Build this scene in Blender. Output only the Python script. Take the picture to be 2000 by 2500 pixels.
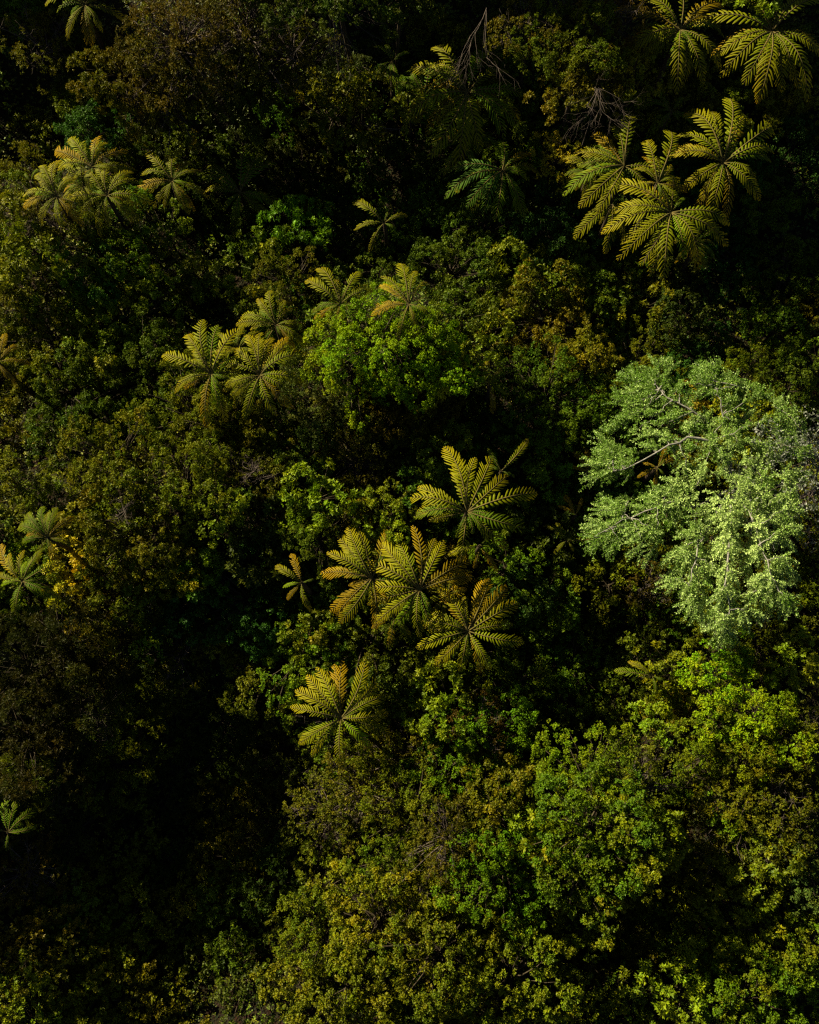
import bpy, math, random
import numpy as np
from mathutils import Vector, noise as mnoise

for _o in list(bpy.data.objects):
    bpy.data.objects.remove(_o)
SC = bpy.context.scene
COL = SC.collection
R_ = math.radians
random.seed(7)
rng = np.random.default_rng(7)

# ------------------------------------------------------------------ camera
PITCH = R_(12.0)
DIST = 48.0
HALF = 20.0 / 48.0
cam_d = bpy.data.cameras.new('camera')
cam = bpy.data.objects.new('camera', cam_d)
COL.objects.link(cam)
CAM = np.array([0.0, -DIST * math.sin(PITCH), DIST * math.cos(PITCH)])
cam.location = CAM
cam.rotation_euler = (PITCH, 0, 0)
cam_d.sensor_fit = 'HORIZONTAL'
cam_d.angle = 2 * math.atan(HALF)
cam_d.clip_end = 3000
SC.camera = cam

# ------------------------------------------------------------------ sky, sun, exposure
SUN_AZ = R_(143.0)        # where the sun stands, counter-clockwise from +X
SUN_EL = R_(24.0)
world = bpy.data.worlds.new('World')
SC.world = world
world.use_nodes = True
wn = world.node_tree
sky = wn.nodes.new('ShaderNodeTexSky')
sky.sky_type = 'NISHITA'
sky.sun_disc = False
sky.sun_elevation = SUN_EL
sky.sun_rotation = (math.pi / 2 - SUN_AZ) % (2 * math.pi)
bg = wn.nodes['Background']
bg.inputs['Strength'].default_value = 0.02
wn.links.new(sky.outputs[0], bg.inputs[0])
sun_d = bpy.data.lights.new('sun', 'SUN')
sun_d.energy = 5.0
sun_d.angle = R_(0.5)
sun_d.color = (1.0, 0.89, 0.54)
sun = bpy.data.objects.new('sun', sun_d)
COL.objects.link(sun)
SUN = Vector((math.cos(SUN_AZ) * math.cos(SUN_EL), math.sin(SUN_AZ) * math.cos(SUN_EL), math.sin(SUN_EL)))
sun.rotation_euler = SUN.to_track_quat('Z', 'Y').to_euler()
SC.view_settings.view_transform = 'Standard'
SC.view_settings.look = 'None'
SC.view_settings.gamma = 1.0
SC.view_settings.exposure = 1.5
SC.render.engine = 'CYCLES'
cy = SC.cycles
cy.max_bounces = 4
cy.diffuse_bounces = 2
cy.glossy_bounces = 1
cy.transmission_bounces = 2
cy.transparent_max_bounces = 2
cy.use_denoising = False      # leaves at pixel size: keep them crisp
cy.filter_width = 1.3
cy.caustics_reflective = False
cy.caustics_refractive = False


def at(px, py, z):
    """A photograph pixel (2000 x 2500) as the point where its ray meets height z."""
    dx = (px - 1000) / 1000 * HALF
    dy = (1250 - py) / 1000 * HALF
    d = np.array([dx, dy * math.cos(PITCH) + math.sin(PITCH), dy * math.sin(PITCH) - math.cos(PITCH)])
    t = (z - CAM[2]) / d[2]
    return CAM + d * t


# ------------------------------------------------------------------ terrain shape
BUMPS = [(430, 1980, -3.6, 240), (820, 420, -2.2, 230), (1870, 690, -1.2, 190), (665, 1150, -1.3, 75),
         (1400, 1590, -1.4, 130), (950, 875, 3.4, 115), (1830, 1830, 1.3, 190), (560, 1290, 2.9, 250),
         (70, 1720, 1.6, 150), (40, 1000, -1.4, 110), (100, 320, -2.0, 150), (1400, 130, 1.6, 190),
         (560, 40, 2.4, 240), (1480, 2020, 1.9, 125), (1345, 965, 1.2, 100), (1648, 1960, -2.8, 62), (1370, 2290, -2.2, 110), (1575, 2240, -2.2, 90), (1320, 1880, -1.2, 55),
         (320, 2420, -1.2, 150), (1030, 1350, 0.7, 240), (560, 1560, -1.0, 110), (440, 730, -0.8, 90),
         (150, 640, 1.8, 150), (1200, 2150, 0.9, 170), (1750, 1300, 0.6, 200), (-440, -330, 13.0, 240), (1450, 2300, 1.0, 320),
         (150, -560, 14.5, 240), (650, -600, 13.5, 250), (1150, -620, 14.0, 260), (1650, -640, 9.0, 240), (450, -340, 15.0, 150), (900, -400, 12.0, 170), (-380, 1430, 6.6, 210), (-380, 1900, 5.2, 200)]  # bumps outside the frame are unseen ridges, added to cast shade into it
_B = [(*at(a, b, 0)[:2], c, d * 0.02) for a, b, c, d in BUMPS]


def ground_z(x, y):
    z = 0.25 * math.sin(x * 0.31 + 1.3) + 0.22 * math.sin(y * 0.27 + 0.4) + 0.12 * math.sin(x * 0.83 + y * 0.71)
    for bx, by, a, s in _B:
        q = ((x - bx) ** 2 + (y - by) ** 2) / (2 * s * s)
        if q < 12:
            z += a * math.exp(-q)
    return z


def ground_z_arr(x, y):
    z = 0.25 * np.sin(x * 0.31 + 1.3) + 0.22 * np.sin(y * 0.27 + 0.4) + 0.12 * np.sin(x * 0.83 + y * 0.71)
    for bx, by, a, s in _B:
        z = z + a * np.exp(-((x - bx) ** 2 + (y - by) ** 2) / (2 * s * s))
    return z


def place(px, py, h):
    """Foot on the ground of something whose point at height h above it shows at this pixel."""
    z = 0.0
    for _ in range(6):
        p = at(px, py, z)
        g = ground_z(p[0], p[1])
        z = g + h
    return np.array([p[0], p[1], g])


# ------------------------------------------------------------------ helpers
def mesh_tris(name, V, F, mat=None, attrs=None, smooth=False):
    me = bpy.data.meshes.new(name)
    V = np.ascontiguousarray(V, dtype=np.float32)
    F = np.ascontiguousarray(F, dtype=np.int32)
    k = F.shape[1]
    me.vertices.add(len(V))
    me.vertices.foreach_set('co', V.ravel())
    me.loops.add(F.size)
    me.loops.foreach_set('vertex_index', F.ravel())
    me.polygons.add(len(F))
    me.polygons.foreach_set('loop_start', np.arange(0, F.size, k, dtype=np.int32))
    if smooth:
        me.polygons.foreach_set('use_smooth', np.ones(len(F), dtype=bool))
    for an, av in (attrs or {}).items():
        av = np.asarray(av, dtype=np.float32)
        if av.ndim == 1:
            at_ = me.attributes.new(an, 'FLOAT', 'POINT')
            at_.data.foreach_set('value', av)
        else:
            at_ = me.attributes.new(an, 'FLOAT_COLOR', 'POINT')
            c = np.ones((len(av), 4), np.float32)
            c[:, :3] = av
            at_.data.foreach_set('color', c.ravel())
    me.update(calc_edges=True)
    if mat:
        me.materials.append(mat)
    return me


def link(name, data, parent=None, loc=None, color=None):
    o = bpy.data.objects.new(name, data)
    COL.objects.link(o)
    if parent:
        o.parent = parent
    if loc is not None:
        o.location = loc
    if color is not None:
        o.color = color
    return o


def tag(o, label, cat, group=None):
    o['label'] = label
    o['category'] = cat
    if group:
        o['group'] = group


def norm(a):
    return a / np.maximum(np.linalg.norm(a, axis=-1, keepdims=True), 1e-9)


def tube(points, radii, sides=5):
    """Verts and triangles of a tapered tube along points."""
    P = np.asarray(points, float)
    n = len(P)
    T = norm(np.gradient(P, axis=0))
    ref = np.where(np.abs(T[:, 2:3]) > 0.9, np.array([[1.0, 0, 0]]), np.array([[0, 0, 1.0]]))
    A = norm(np.cross(T, ref))
    B = np.cross(T, A)
    ang = np.arange(sides) * 2 * math.pi / sides
    V = P[:, None, :] + np.asarray(radii)[:, None, None] * (np.cos(ang)[None, :, None] * A[:, None, :] + np.sin(ang)[None, :, None] * B[:, None, :])
    V = V.reshape(-1, 3)
    F = []
    for i in range(n - 1):
        for j in range(sides):
            a, b = i * sides + j, i * sides + (j + 1) % sides
            F += [(a, b, b + sides), (a, b + sides, a + sides)]
    for j in range(1, sides - 1):
        F += [((n - 1) * sides, (n - 1) * sides + j, (n - 1) * sides + j + 1)]
    return V, np.array(F, int)


def join(parts):
    Vs, Fs, k = [], [], 0
    for v, f in parts:
        Vs.append(v)
        Fs.append(f + k)
        k += len(v)
    return np.concatenate(Vs), np.concatenate(Fs)


# ------------------------------------------------------------------ materials
def new_mat(name):
    m = bpy.data.materials.new(name)
    m.use_nodes = True
    nt = m.node_tree
    return m, nt, nt.nodes['Principled BSDF'], nt.nodes['Material Output']


def leaf_material(name, rough=0.5, spec=0.13, transl=0.22, young=(1.55, 1.35, 0.9), old=(0.62, 0.62, 0.6), tip=False, col_attr=False, hue=False):
    """Leaf colour = the plant's own object colour, varied leaf by leaf from old to young growth; pale_leaf paints its highlights this way."""
    m, nt, p, out = new_mat(name)
    N, L = nt.nodes, nt.links
    if col_attr:
        oc = N.new('ShaderNodeAttribute')
        oc.attribute_name = 'leafcol'
        base = oc.outputs['Color']
    else:
        oi = N.new('ShaderNodeObjectInfo')
        base = oi.outputs['Color']
    ta = N.new('ShaderNodeAttribute')
    ta.attribute_name = 'tint'

    def mul(rgb):
        x = N.new('ShaderNodeMix')
        x.data_type = 'RGBA'
        x.blend_type = 'MULTIPLY'
        x.inputs['Factor'].default_value = 1.0
        L.new(base, x.inputs['A'])
        x.inputs['B'].default_value = (*rgb, 1)
        return x.outputs['Result']
    mx = N.new('ShaderNodeMix')
    mx.data_type = 'RGBA'
    L.new(ta.outputs['Fac'], mx.inputs['Factor'])
    L.new(mul(old), mx.inputs['A'])
    L.new(mul(young), mx.inputs['B'])
    colr = mx.outputs['Result']
    if hue:
        ha = N.new('ShaderNodeAttribute')
        ha.attribute_name = 'hue'
        hm = N.new('ShaderNodeMix')
        hm.data_type = 'RGBA'
        L.new(ha.outputs['Fac'], hm.inputs['Factor'])
        hm.inputs['A'].default_value = (0.76, 1.0, 1.2, 1)
        hm.inputs['B'].default_value = (1.22, 1.0, 0.8, 1)
        h2 = N.new('ShaderNodeMix')
        h2.data_type = 'RGBA'
        h2.blend_type = 'MULTIPLY'
        h2.inputs['Factor'].default_value = 1.0
        L.new(colr, h2.inputs['A'])
        L.new(hm.outputs['Result'], h2.inputs['B'])
        colr = h2.outputs['Result']
    if tip:
        ag = N.new('ShaderNodeAttribute')
        ag.attribute_name = 'age_sun'
        f = N.new('ShaderNodeMath')
        f.operation = 'MULTIPLY'
        L.new(ag.outputs['Fac'], f.inputs[0])
        L.new(oi.outputs['Alpha'], f.inputs[1])
        m2 = N.new('ShaderNodeMix')
        m2.data_type = 'RGBA'
        L.new(f.outputs[0], m2.inputs['Factor'])
        L.new(colr, m2.inputs['A'])
        m2.inputs['B'].default_value = (0.28, 0.168, 0.004, 1)  # gold tips: ageing leaflets, with low sunlight partly put into the colour
        colr = m2.outputs['Result']
    L.new(colr, p.inputs['Base Color'])
    p.inputs['Roughness'].default_value = rough
    p.inputs['Specular IOR Level'].default_value = spec
    if transl > 0:
        tr = N.new('ShaderNodeBsdfTranslucent')
        L.new(colr, tr.inputs['Color'])
        ms = N.new('ShaderNodeMixShader')
        ms.inputs[0].default_value = transl
        L.new(p.outputs[0], ms.inputs[1])
        L.new(tr.outputs[0], ms.inputs[2])
        L.new(ms.outputs[0], out.inputs['Surface'])
    return m


def bark_material(name, a, b, scale=9.0):
    m, nt, p, out = new_mat(name)
    N, L = nt.nodes, nt.links
    tc = N.new('ShaderNodeTexCoord')
    nz = N.new('ShaderNodeTexNoise')
    nz.inputs['Scale'].default_value = scale
    nz.inputs['Detail'].default_value = 6
    cr = N.new('ShaderNodeValToRGB')
    cr.color_ramp.elements[0].position = 0.35
    cr.color_ramp.elements[0].color = (*a, 1)
    cr.color_ramp.elements[1].position = 0.7
    cr.color_ramp.elements[1].color = (*b, 1)
    bp = N.new('ShaderNodeBump')
    bp.inputs['Strength'].default_value = 0.5
    L.new(tc.outputs['Object'], nz.inputs['Vector'])
    L.new(nz.outputs['Fac'], cr.inputs[0])
    L.new(cr.outputs[0], p.inputs['Base Color'])
    L.new(nz.outputs['Fac'], bp.inputs['Height'])
    L.new(bp.outputs[0], p.inputs['Normal'])
    p.inputs['Roughness'].default_value = 0.85
    p.inputs['Specular IOR Level'].default_value = 0.2
    return m


M_LEAF = leaf_material('leaf', hue=True)
M_FINE = leaf_material('fine_leaf', rough=0.55, spec=0.1, young=(1.35, 1.25, 0.9), old=(0.7, 0.7, 0.7), hue=True)
M_FROND = leaf_material('frond_leaf', rough=0.5, spec=0.05, transl=0.1, young=(1.2, 1.15, 0.9), old=(0.8, 0.82, 0.8), tip=True)
M_PALE = leaf_material('pale_leaf', rough=0.45, spec=0.3, transl=0.25, young=(2.45, 2.15, 6.6), old=(0.42, 0.60, 0.3))  # young factor puts the crown's bright highlights into the leaf colour
M_UNDER = leaf_material('undergrowth_leaf', col_attr=True, rough=0.6, spec=0.25, transl=0.1)
M_BARK = bark_material('bark', (0.022, 0.016, 0.010), (0.06, 0.044, 0.028))
M_FIBRE = bark_material('fern_trunk_fibre', (0.016, 0.011, 0.008), (0.06, 0.04, 0.024), 14)
M_GREYBARK = bark_material('grey_bark', (0.10, 0.095, 0.09), (0.24, 0.225, 0.21), 6)
M_DEAD = bark_material('dead_twig', (0.05, 0.038, 0.035), (0.12, 0.09, 0.082), 5)
M_RIB = bark_material('midrib', (0.06, 0.055, 0.012), (0.12, 0.08, 0.022), 5)


def soil_material():
    m, nt, p, out = new_mat('leaf_litter')
    N, L = nt.nodes, nt.links
    tc = N.new('ShaderNodeTexCoord')
    n1 = N.new('ShaderNodeTexNoise')
    n1.inputs['Scale'].default_value = 0.35
    n1.inputs['Detail'].default_value = 5
    n2 = N.new('ShaderNodeTexVoronoi')
    n2.inputs['Scale'].default_value = 9.0
    L.new(tc.outputs['Object'], n1.inputs['Vector'])
    L.new(tc.outputs['Object'], n2.inputs['Vector'])
    cr = N.new('ShaderNodeValToRGB')
    cr.color_ramp.elements[0].color = (0.009, 0.007, 0.004, 1)
    cr.color_ramp.elements[1].color = (0.020, 0.016, 0.007, 1)
    mx = N.new('ShaderNodeMix')
    mx.data_type = 'RGBA'
    mx.inputs['Factor'].default_value = 0.35
    L.new(n1.outputs['Fac'], cr.inputs[0])
    L.new(cr.outputs[0], mx.inputs['A'])
    mm = N.new('ShaderNodeMix')
    mm.data_type = 'RGBA'
    mm.blend_type = 'MULTIPLY'
    mm.inputs['Factor'].default_value = 1
    mm.inputs['A'].default_value = (0.030, 0.022, 0.011, 1)
    L.new(n2.outputs['Color'], mm.inputs['B'])
    L.new(mm.outputs['Result'], mx.inputs['B'])
    L.new(mx.outputs['Result'], p.inputs['Base Color'])
    bp = N.new('ShaderNodeBump')
    bp.inputs['Strength'].default_value = 0.8
    bp.inputs['Distance'].default_value = 0.1
    L.new(n2.outputs['Distance'], bp.inputs['Height'])
    L.new(bp.outputs[0], p.inputs['Normal'])
    p.inputs['Roughness'].default_value = 0.95
    p.inputs['Specular IOR Level'].default_value = 0.1
    return m


# ------------------------------------------------------------------ ground
def build_ground():
    n = 181
    s = np.linspace(-1, 1, n)
    w = 42 * s + 560 * s ** 9
    X, Y = np.meshgrid(w, w)
    Z = ground_z_arr(X, Y)
    V = np.stack([X, Y, Z], -1).reshape(-1, 3)
    i = np.arange(n * n).reshape(n, n)
    F = np.stack([i[:-1, :-1], i[:-1, 1:], i[1:, 1:], i[1:, :-1]], -1).reshape(-1, 4)
    o = link('ground', mesh_tris('ground', V, F, soil_material(), smooth=True))
    o['kind'] = 'structure'


build_ground()


# ------------------------------------------------------------------ leaves
def sprigs(P, N, K, ln, wd, tilt=(35, 80), seed=0, tint=None, droop=0.0):
    """K folded leaves round each axis N at point P. Returns verts, tris, tint per vert."""
    r = np.random.default_rng(seed)
    n = len(P)
    N = norm(N)
    ref = np.where(np.abs(N[:, 2:3]) > 0.9, np.array([[1.0, 0, 0]]), np.array([[0, 0, 1.0]]))
    A = norm(np.cross(N, ref))
    B = np.cross(N, A)
    ph = (np.arange(K)[None, :] / K * 2 * math.pi + r.uniform(0, 6.3, (n, 1)) + r.normal(0, 0.35, (n, K)))
    ta = np.radians(r.uniform(tilt[0], tilt[1], (n, K)))
    d = (np.cos(ta)[..., None] * N[:, None] + np.sin(ta)[..., None] * (np.cos(ph)[..., None] * A[:, None] + np.sin(ph)[..., None] * B[:, None]))
    d[..., 2] -= droop
    d = norm(d)
    Nn = np.broadcast_to(N[:, None], d.shape)
    side = norm(np.cross(d, Nn) + r.normal(0, 0.25, d.shape))
    nrm = np.cross(side, d)
    L = ln * r.uniform(0.65, 1.25, (n, K, 1))
    W = wd * r.uniform(0.75, 1.2, (n, K, 1))
    b = P[:, None] + d * L * 0.12
    q0 = b
    q2 = b + d * L
    mid = b + d * L * 0.48 - nrm * W * 0.25
    q1 = mid + side * W
    q3 = mid - side * W
    V = np.stack([q0, q1, q2, q3], 2).reshape(-1, 3)
    m = n * K
    i = np.arange(m) * 4
    F = np.stack([i, i + 1, i + 2, i, i + 2, i + 3], -1).reshape(-1, 3)
    if tint is None:
        tint = r.uniform(0, 1, n)
    t = np.clip(tint[:, None] + r.normal(0, 0.16, (n, K)), 0, 1)
    return V, F, np.repeat(t.reshape(-1), 4)


STYLES = {  # leaves per sprig, length, half width, sprigs per square metre, tilt, droop
    'broad': (7, 0.083, 0.0255, 84, (35, 85), 0.0),
    'fine': (6, 0.065, 0.0215, 118, (25, 85), 0.0),
    'rosette': (9, 0.14, 0.032, 32, (45, 85), 0.05),
    'sparse': (6, 0.096, 0.034, 36, (30, 90), 0.1),
    'needle': (10, 0.13, 0.014, 50, (15, 75), 0.0),
    'twiggy': (5, 0.072, 0.025, 70, (20, 90), 0.0),
}


def crown_proto(style, R, H, seed):
    """An uneven low crown: a few merged humps, thickly set with leafy tufts that stand apart from each other."""
    r = np.random.default_rng(seed)
    K, ln, wd, dens, tilt, droop = STYLES[style]
    nh = 5
    ha = r.uniform(0, 6.283, nh)
    hq = R * np.sqrt(r.uniform(0.02, 0.75, nh))
    hx, hy = hq * np.cos(ha), hq * np.sin(ha)
    hr = R * r.uniform(0.42, 0.75, nh)
    hh = H * r.uniform(0.55, 1.0, nh)

    def top(x, y):
        v = H * 0.35 * np.clip(1 - (x * x + y * y) / (R * R * 1.2), -0.3, 1)
        for i in range(nh):
            v = np.maximum(v, hh[i] * (1 - ((x - hx[i]) ** 2 + (y - hy[i]) ** 2) / hr[i] ** 2))
        return v
    big = 1.35 if style == 'rosette' else (0.85 if style in ('fine', 'twiggy') else 1.0)
    nl = int(R * R * 34 / big ** 2)
    a = r.uniform(0, 6.283, nl)
    edge = 1 + 0.16 * np.sin(a * 3 + r.uniform(0, 6)) + 0.14 * np.sin(a * 5 + r.uniform(0, 6)) + 0.1 * np.sin(a * 9 + r.uniform(0, 6))
    q = np.sqrt(r.uniform(0, 1, nl)) * edge
    x, y = R * q * np.cos(a), R * q * np.sin(a)
    e = 0.05
    z0 = top(x, y)
    gx, gy = (top(x + e, y) - z0) / e, (top(x, y + e) - z0) / e
    fn = norm(np.stack([-gx, -gy, np.ones(nl)], -1))
    low = r.uniform(0, 1, nl) < 0.22
    z = z0 + r.normal(0, 0.09, nl) - np.where(low, r.uniform(0.15, 0.5, nl), 0)
    lr = big * r.uniform(0.10, 0.24, nl)
    C = np.stack([x, y, z], -1)
    P, Nn, T, HU = [], [], [], []
    for k in range(nl):
        m = max(5, int(2 * math.pi * lr[k] ** 2 * dens))
        v = norm(r.normal(size=(m, 3)) + fn[k] * 1.1)
        p = C[k] + v * (lr[k] * r.uniform(0.55, 1.25, m))[:, None]
        P.append(p)
        Nn.append(v)
        T.append(np.clip(0.36 + r.normal(0, 0.2) + r.normal(0, 0.2, m), 0, 1))
        HU.append(np.clip(0.45 + 0.16 * math.sin(x[k] * 2 + seed) + r.normal(0, 0.15) + r.normal(0, 0.12, m), 0, 1))
    P, Nn, T = np.concatenate(P), np.concatenate(Nn), np.concatenate(T)
    Nn = norm(Nn + np.array([0, 0, 0.25]) + r.normal(0, 0.25, Nn.shape))
    V, F, t = sprigs(P, Nn, K, ln, wd, tilt, seed + 1, T, droop)
    mat = M_FINE if style in ('fine', 'twiggy') else M_LEAF
    crown = mesh_tris('crown', V, F, mat, {'tint': t, 'hue': np.repeat(np.concatenate(HU), K * 4)})
    # branches reaching into the lobes
    parts = []
    for k in range(0, nl, 5):
        e = C[k] + np.array([0, 0, lr[k] * (0.9 if style == 'twiggy' else 0.3)])
        b0 = np.array([r.normal(0, 0.08), r.normal(0, 0.08), 0.0])
        e = e - np.array([0, 0, 0.12])
        mid = (b0 + e) * 0.5 + np.array([0, 0, 0.02 * R]) + r.normal(0, 0.07 * R, 3)
        pts = [b0, b0 * 0.4 + mid * 0.6, mid * 0.5 + e * 0.5, e]
        parts.append(tube(pts, [0.016 * R, 0.012 * R, 0.008 * R, 0.004], 4))
        if style in ('twiggy', 'sparse'):
            for _ in range(6 if style == 'twiggy' else 2):
                dv = norm(r.normal(size=3) + np.array([0, 0, 0.9]))
                s0 = mid + (e - mid) * r.uniform(0.2, 1)
                e2 = s0 + dv * r.uniform(0.2, 0.5)
                parts.append(tube([s0, (s0 + e2) / 2 + r.normal(0, 0.06, 3), e2], [0.010, 0.007, 0.003], 3))
    v, f = join(parts)
    branch = mesh_tris('branches', v, f, M_DEAD if style == 'twiggy' else M_BARK)
    return crown, branch, R, H


PROTO = {}
_s = 100
for st, sizes in (('broad', [(1.3, 0.8), (1.9, 1.0), (1.9, 0.9), (2.5, 1.2), (2.8, 1.4)]),
                  ('fine', [(1.3, 0.8), (2.0, 1.0), (2.6, 1.3)]),
                  ('rosette', [(1.2, 0.9), (1.8, 1.1)]),
                  ('sparse', [(1.2, 0.9), (1.8, 1.1)]),
                  ('needle', [(1.6, 1.6), (2.3, 2.0)]),
                  ('twiggy', [(1.6, 1.0), (2.5, 1.4)])):
    PROTO[st] = []
    for R0, H0 in sizes:
        PROTO[st].append(crown_proto(st, R0, H0, _s))
        _s += 11

_tv, _tf = tube([(0, 0, 0), (0.2, 0.1, 0.35), (-0.1, 0.15, 0.7), (0, 0, 1.0)], [1.0, 0.85, 0.75, 0.6], 7)
TRUNK = mesh_tris('trunk', _tv, _tf, M_BARK, smooth=True)

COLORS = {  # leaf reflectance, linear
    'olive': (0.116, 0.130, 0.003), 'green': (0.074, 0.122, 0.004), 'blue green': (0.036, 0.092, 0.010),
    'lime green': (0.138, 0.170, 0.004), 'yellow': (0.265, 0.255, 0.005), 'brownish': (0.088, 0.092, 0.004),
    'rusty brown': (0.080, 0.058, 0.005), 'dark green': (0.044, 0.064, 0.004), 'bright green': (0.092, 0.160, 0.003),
    'vivid green': (0.165, 0.255, 0.003), 'grey green': (0.088, 0.108, 0.018), 'blackish green': (0.030, 0.036, 0.003),  # vivid green has the sunlit face of the mound put into it
}
SHRUBS = []   # every shrub built: dict(px, py, style, colour, obj)
KIND = {'broad': ('broadleaf_shrub', 'leafy'), 'fine': ('small_leaved_shrub', 'small-leaved'), 'rosette': ('rosette_shrub', 'rosette-leaved'),
        'sparse': ('open_shrub', 'open loose-leaved'), 'needle': ('needle_leaved_tree', 'feathery needle-leaved'), 'twiggy': ('twiggy_shrub', 'twiggy')}


def shrub(px, py, Rpx, h, style, colour, label=None):
    Rm = Rpx * 0.0235
    foot = place(px, py, h * 0.75)
    ps = PROTO[style]
    cand = sorted(ps, key=lambda p: abs(p[2] - Rm) + random.uniform(0, 0.45))
    crown, branch, R0, H0 = cand[0]
    s = Rm / R0
    hc = H0 * s
    sz = s * min(1.35, max(0.7, h / hc))
    hc = H0 * sz
    lift = max(0.0, h - hc)
    root = link(KIND[style][0], None, loc=foot)
    root.empty_display_size = 0.3
    root.rotation_euler = (random.uniform(-0.08, 0.08), random.uniform(-0.08, 0.08), random.uniform(0, 6.283))
    c = COLORS[colour]
    j = [random.uniform(0.86, 1.16) for _ in range(3)]
    b = random.uniform(0.88, 1.14)
    col = (c[0] * j[0] * b, c[1] * j[1] * b, c[2] * j[2] * b, 1)
    for nm, me in (('crown', crown), ('branches', branch)):
        o = link(nm, me, root, (0, 0, lift), col)
        o.scale = (s, s, sz)
    t = link('stem', TRUNK, root, (0, 0, -0.25))
    tr = 0.035 + 0.012 * h
    t.scale = (tr, tr, lift + 0.25 + 0.3 * hc)
    SHRUBS.append(dict(px=px, py=py, R=Rpx, h=h, style=style, colour=colour, obj=root, label=label))
    return root


# ------------------------------------------------------------------ tree ferns
def frond_mesh(L, W, a, b, bend, npin, seed, twist=0.0):
    """A frond along +X: midrib arching up by a and falling by b, both sides set with drooping leaflets."""
    r = np.random.default_rng(seed)

    def spine(t):
        t = np.asarray(t, float)
        x = L * t
        y = L * bend * t * t
        z = L * (a * t - b * t ** 2.3)
        return np.stack([x, y, z], -1)
    ts = 0.10 + 0.90 * ((np.arange(npin) + 0.6) / npin)
    V, F, age_sun, tint = [], [], [], []
    k = 0
    lop = r.uniform(0.85, 1.1, 2)
    gap = (r.uniform(0.3, 1.6), r.integers(0, 2))
    for sgn in (-1, 1):
        for i, t in enumerate(ts):
            u = (t - 0.10) / 0.90
            w = W * (u + 0.02) ** 0.75 * (1 - u ** 3.2) * 1.5 * r.uniform(0.8, 1.12) * lop[0 if sgn < 0 else 1] + 0.012 * L
            if r.uniform() < 0.03 or (abs(u - gap[0]) < 0.04 and (sgn > 0) == (gap[1] > 0)):
                w *= 0.4
            p0 = spine(t)
            T = norm(spine(min(t + 0.02, 1.02)) - spine(t - 0.02))
            S = norm(np.cross(T, np.array([0, 0, 1.0]))) * (-sgn)
            U = norm(np.cross(T, S) * (1 if sgn < 0 else -1))
            if U[2] < 0:
                U = -U
            th = math.radians(72 - 34 * u + r.normal(0, 4))
            D = norm(math.cos(th) * T + math.sin(th) * S + U * (0.30 + twist * sgn))
            wid = 0.90 * L * 0.275 / npin * (1 - 0.3 * u) * r.uniform(0.9, 1.1)
            X = norm(np.cross(D, U))
            drop = 0.48 * r.uniform(0.8, 1.3)
            tt = np.clip(0.5 + r.normal(0, 0.22), 0, 1)
            segs = [(0.0, 0.7), (0.4, 1.0), (0.8, 0.92), (1.0, 0.3)]
            for s_, ws in segs:
                c = p0 + D * w * s_ - np.array([0, 0, 1.0]) * w * drop * s_ ** 2 + T * w * 0.18 * s_ ** 2
                e = X * wid * ws
                V += [c - e - U * wid * 0.42, c + U * wid * 0.1, c + e - U * wid * 0.42]
                age_sun += [min(1, 0.75 * u ** 1.6 + 0.4 * s_ * u)] * 3  # rises to the tip: ageing plus painted sun glow
                tint += [tt] * 3
            for q in range(3):
                o = k + q * 3
                F += [(o, o + 1, o + 4), (o, o + 4, o + 3), (o + 1, o + 2, o + 5), (o + 1, o + 5, o + 4)]
            k += 12
    blade = mesh_tris('frond', np.array(V), np.array(F), M_FROND, {'age_sun': age_sun, 'tint': tint})
    tt = np.linspace(0, 0.985, 9)
    v, f = tube(spine(tt) + np.array([0, 0, 0.004 * L]), 0.0115 * L * (1 - 0.8 * tt) + 0.003, 4)
    rib = mesh_tris('midrib', v, f, M_RIB, smooth=True)
    return blade, rib


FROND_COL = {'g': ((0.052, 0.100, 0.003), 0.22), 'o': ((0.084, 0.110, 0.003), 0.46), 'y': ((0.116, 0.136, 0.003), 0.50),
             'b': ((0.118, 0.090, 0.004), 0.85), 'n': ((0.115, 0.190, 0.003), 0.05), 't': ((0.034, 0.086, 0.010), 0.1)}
_fs = 5000
FERNS = []


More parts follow.
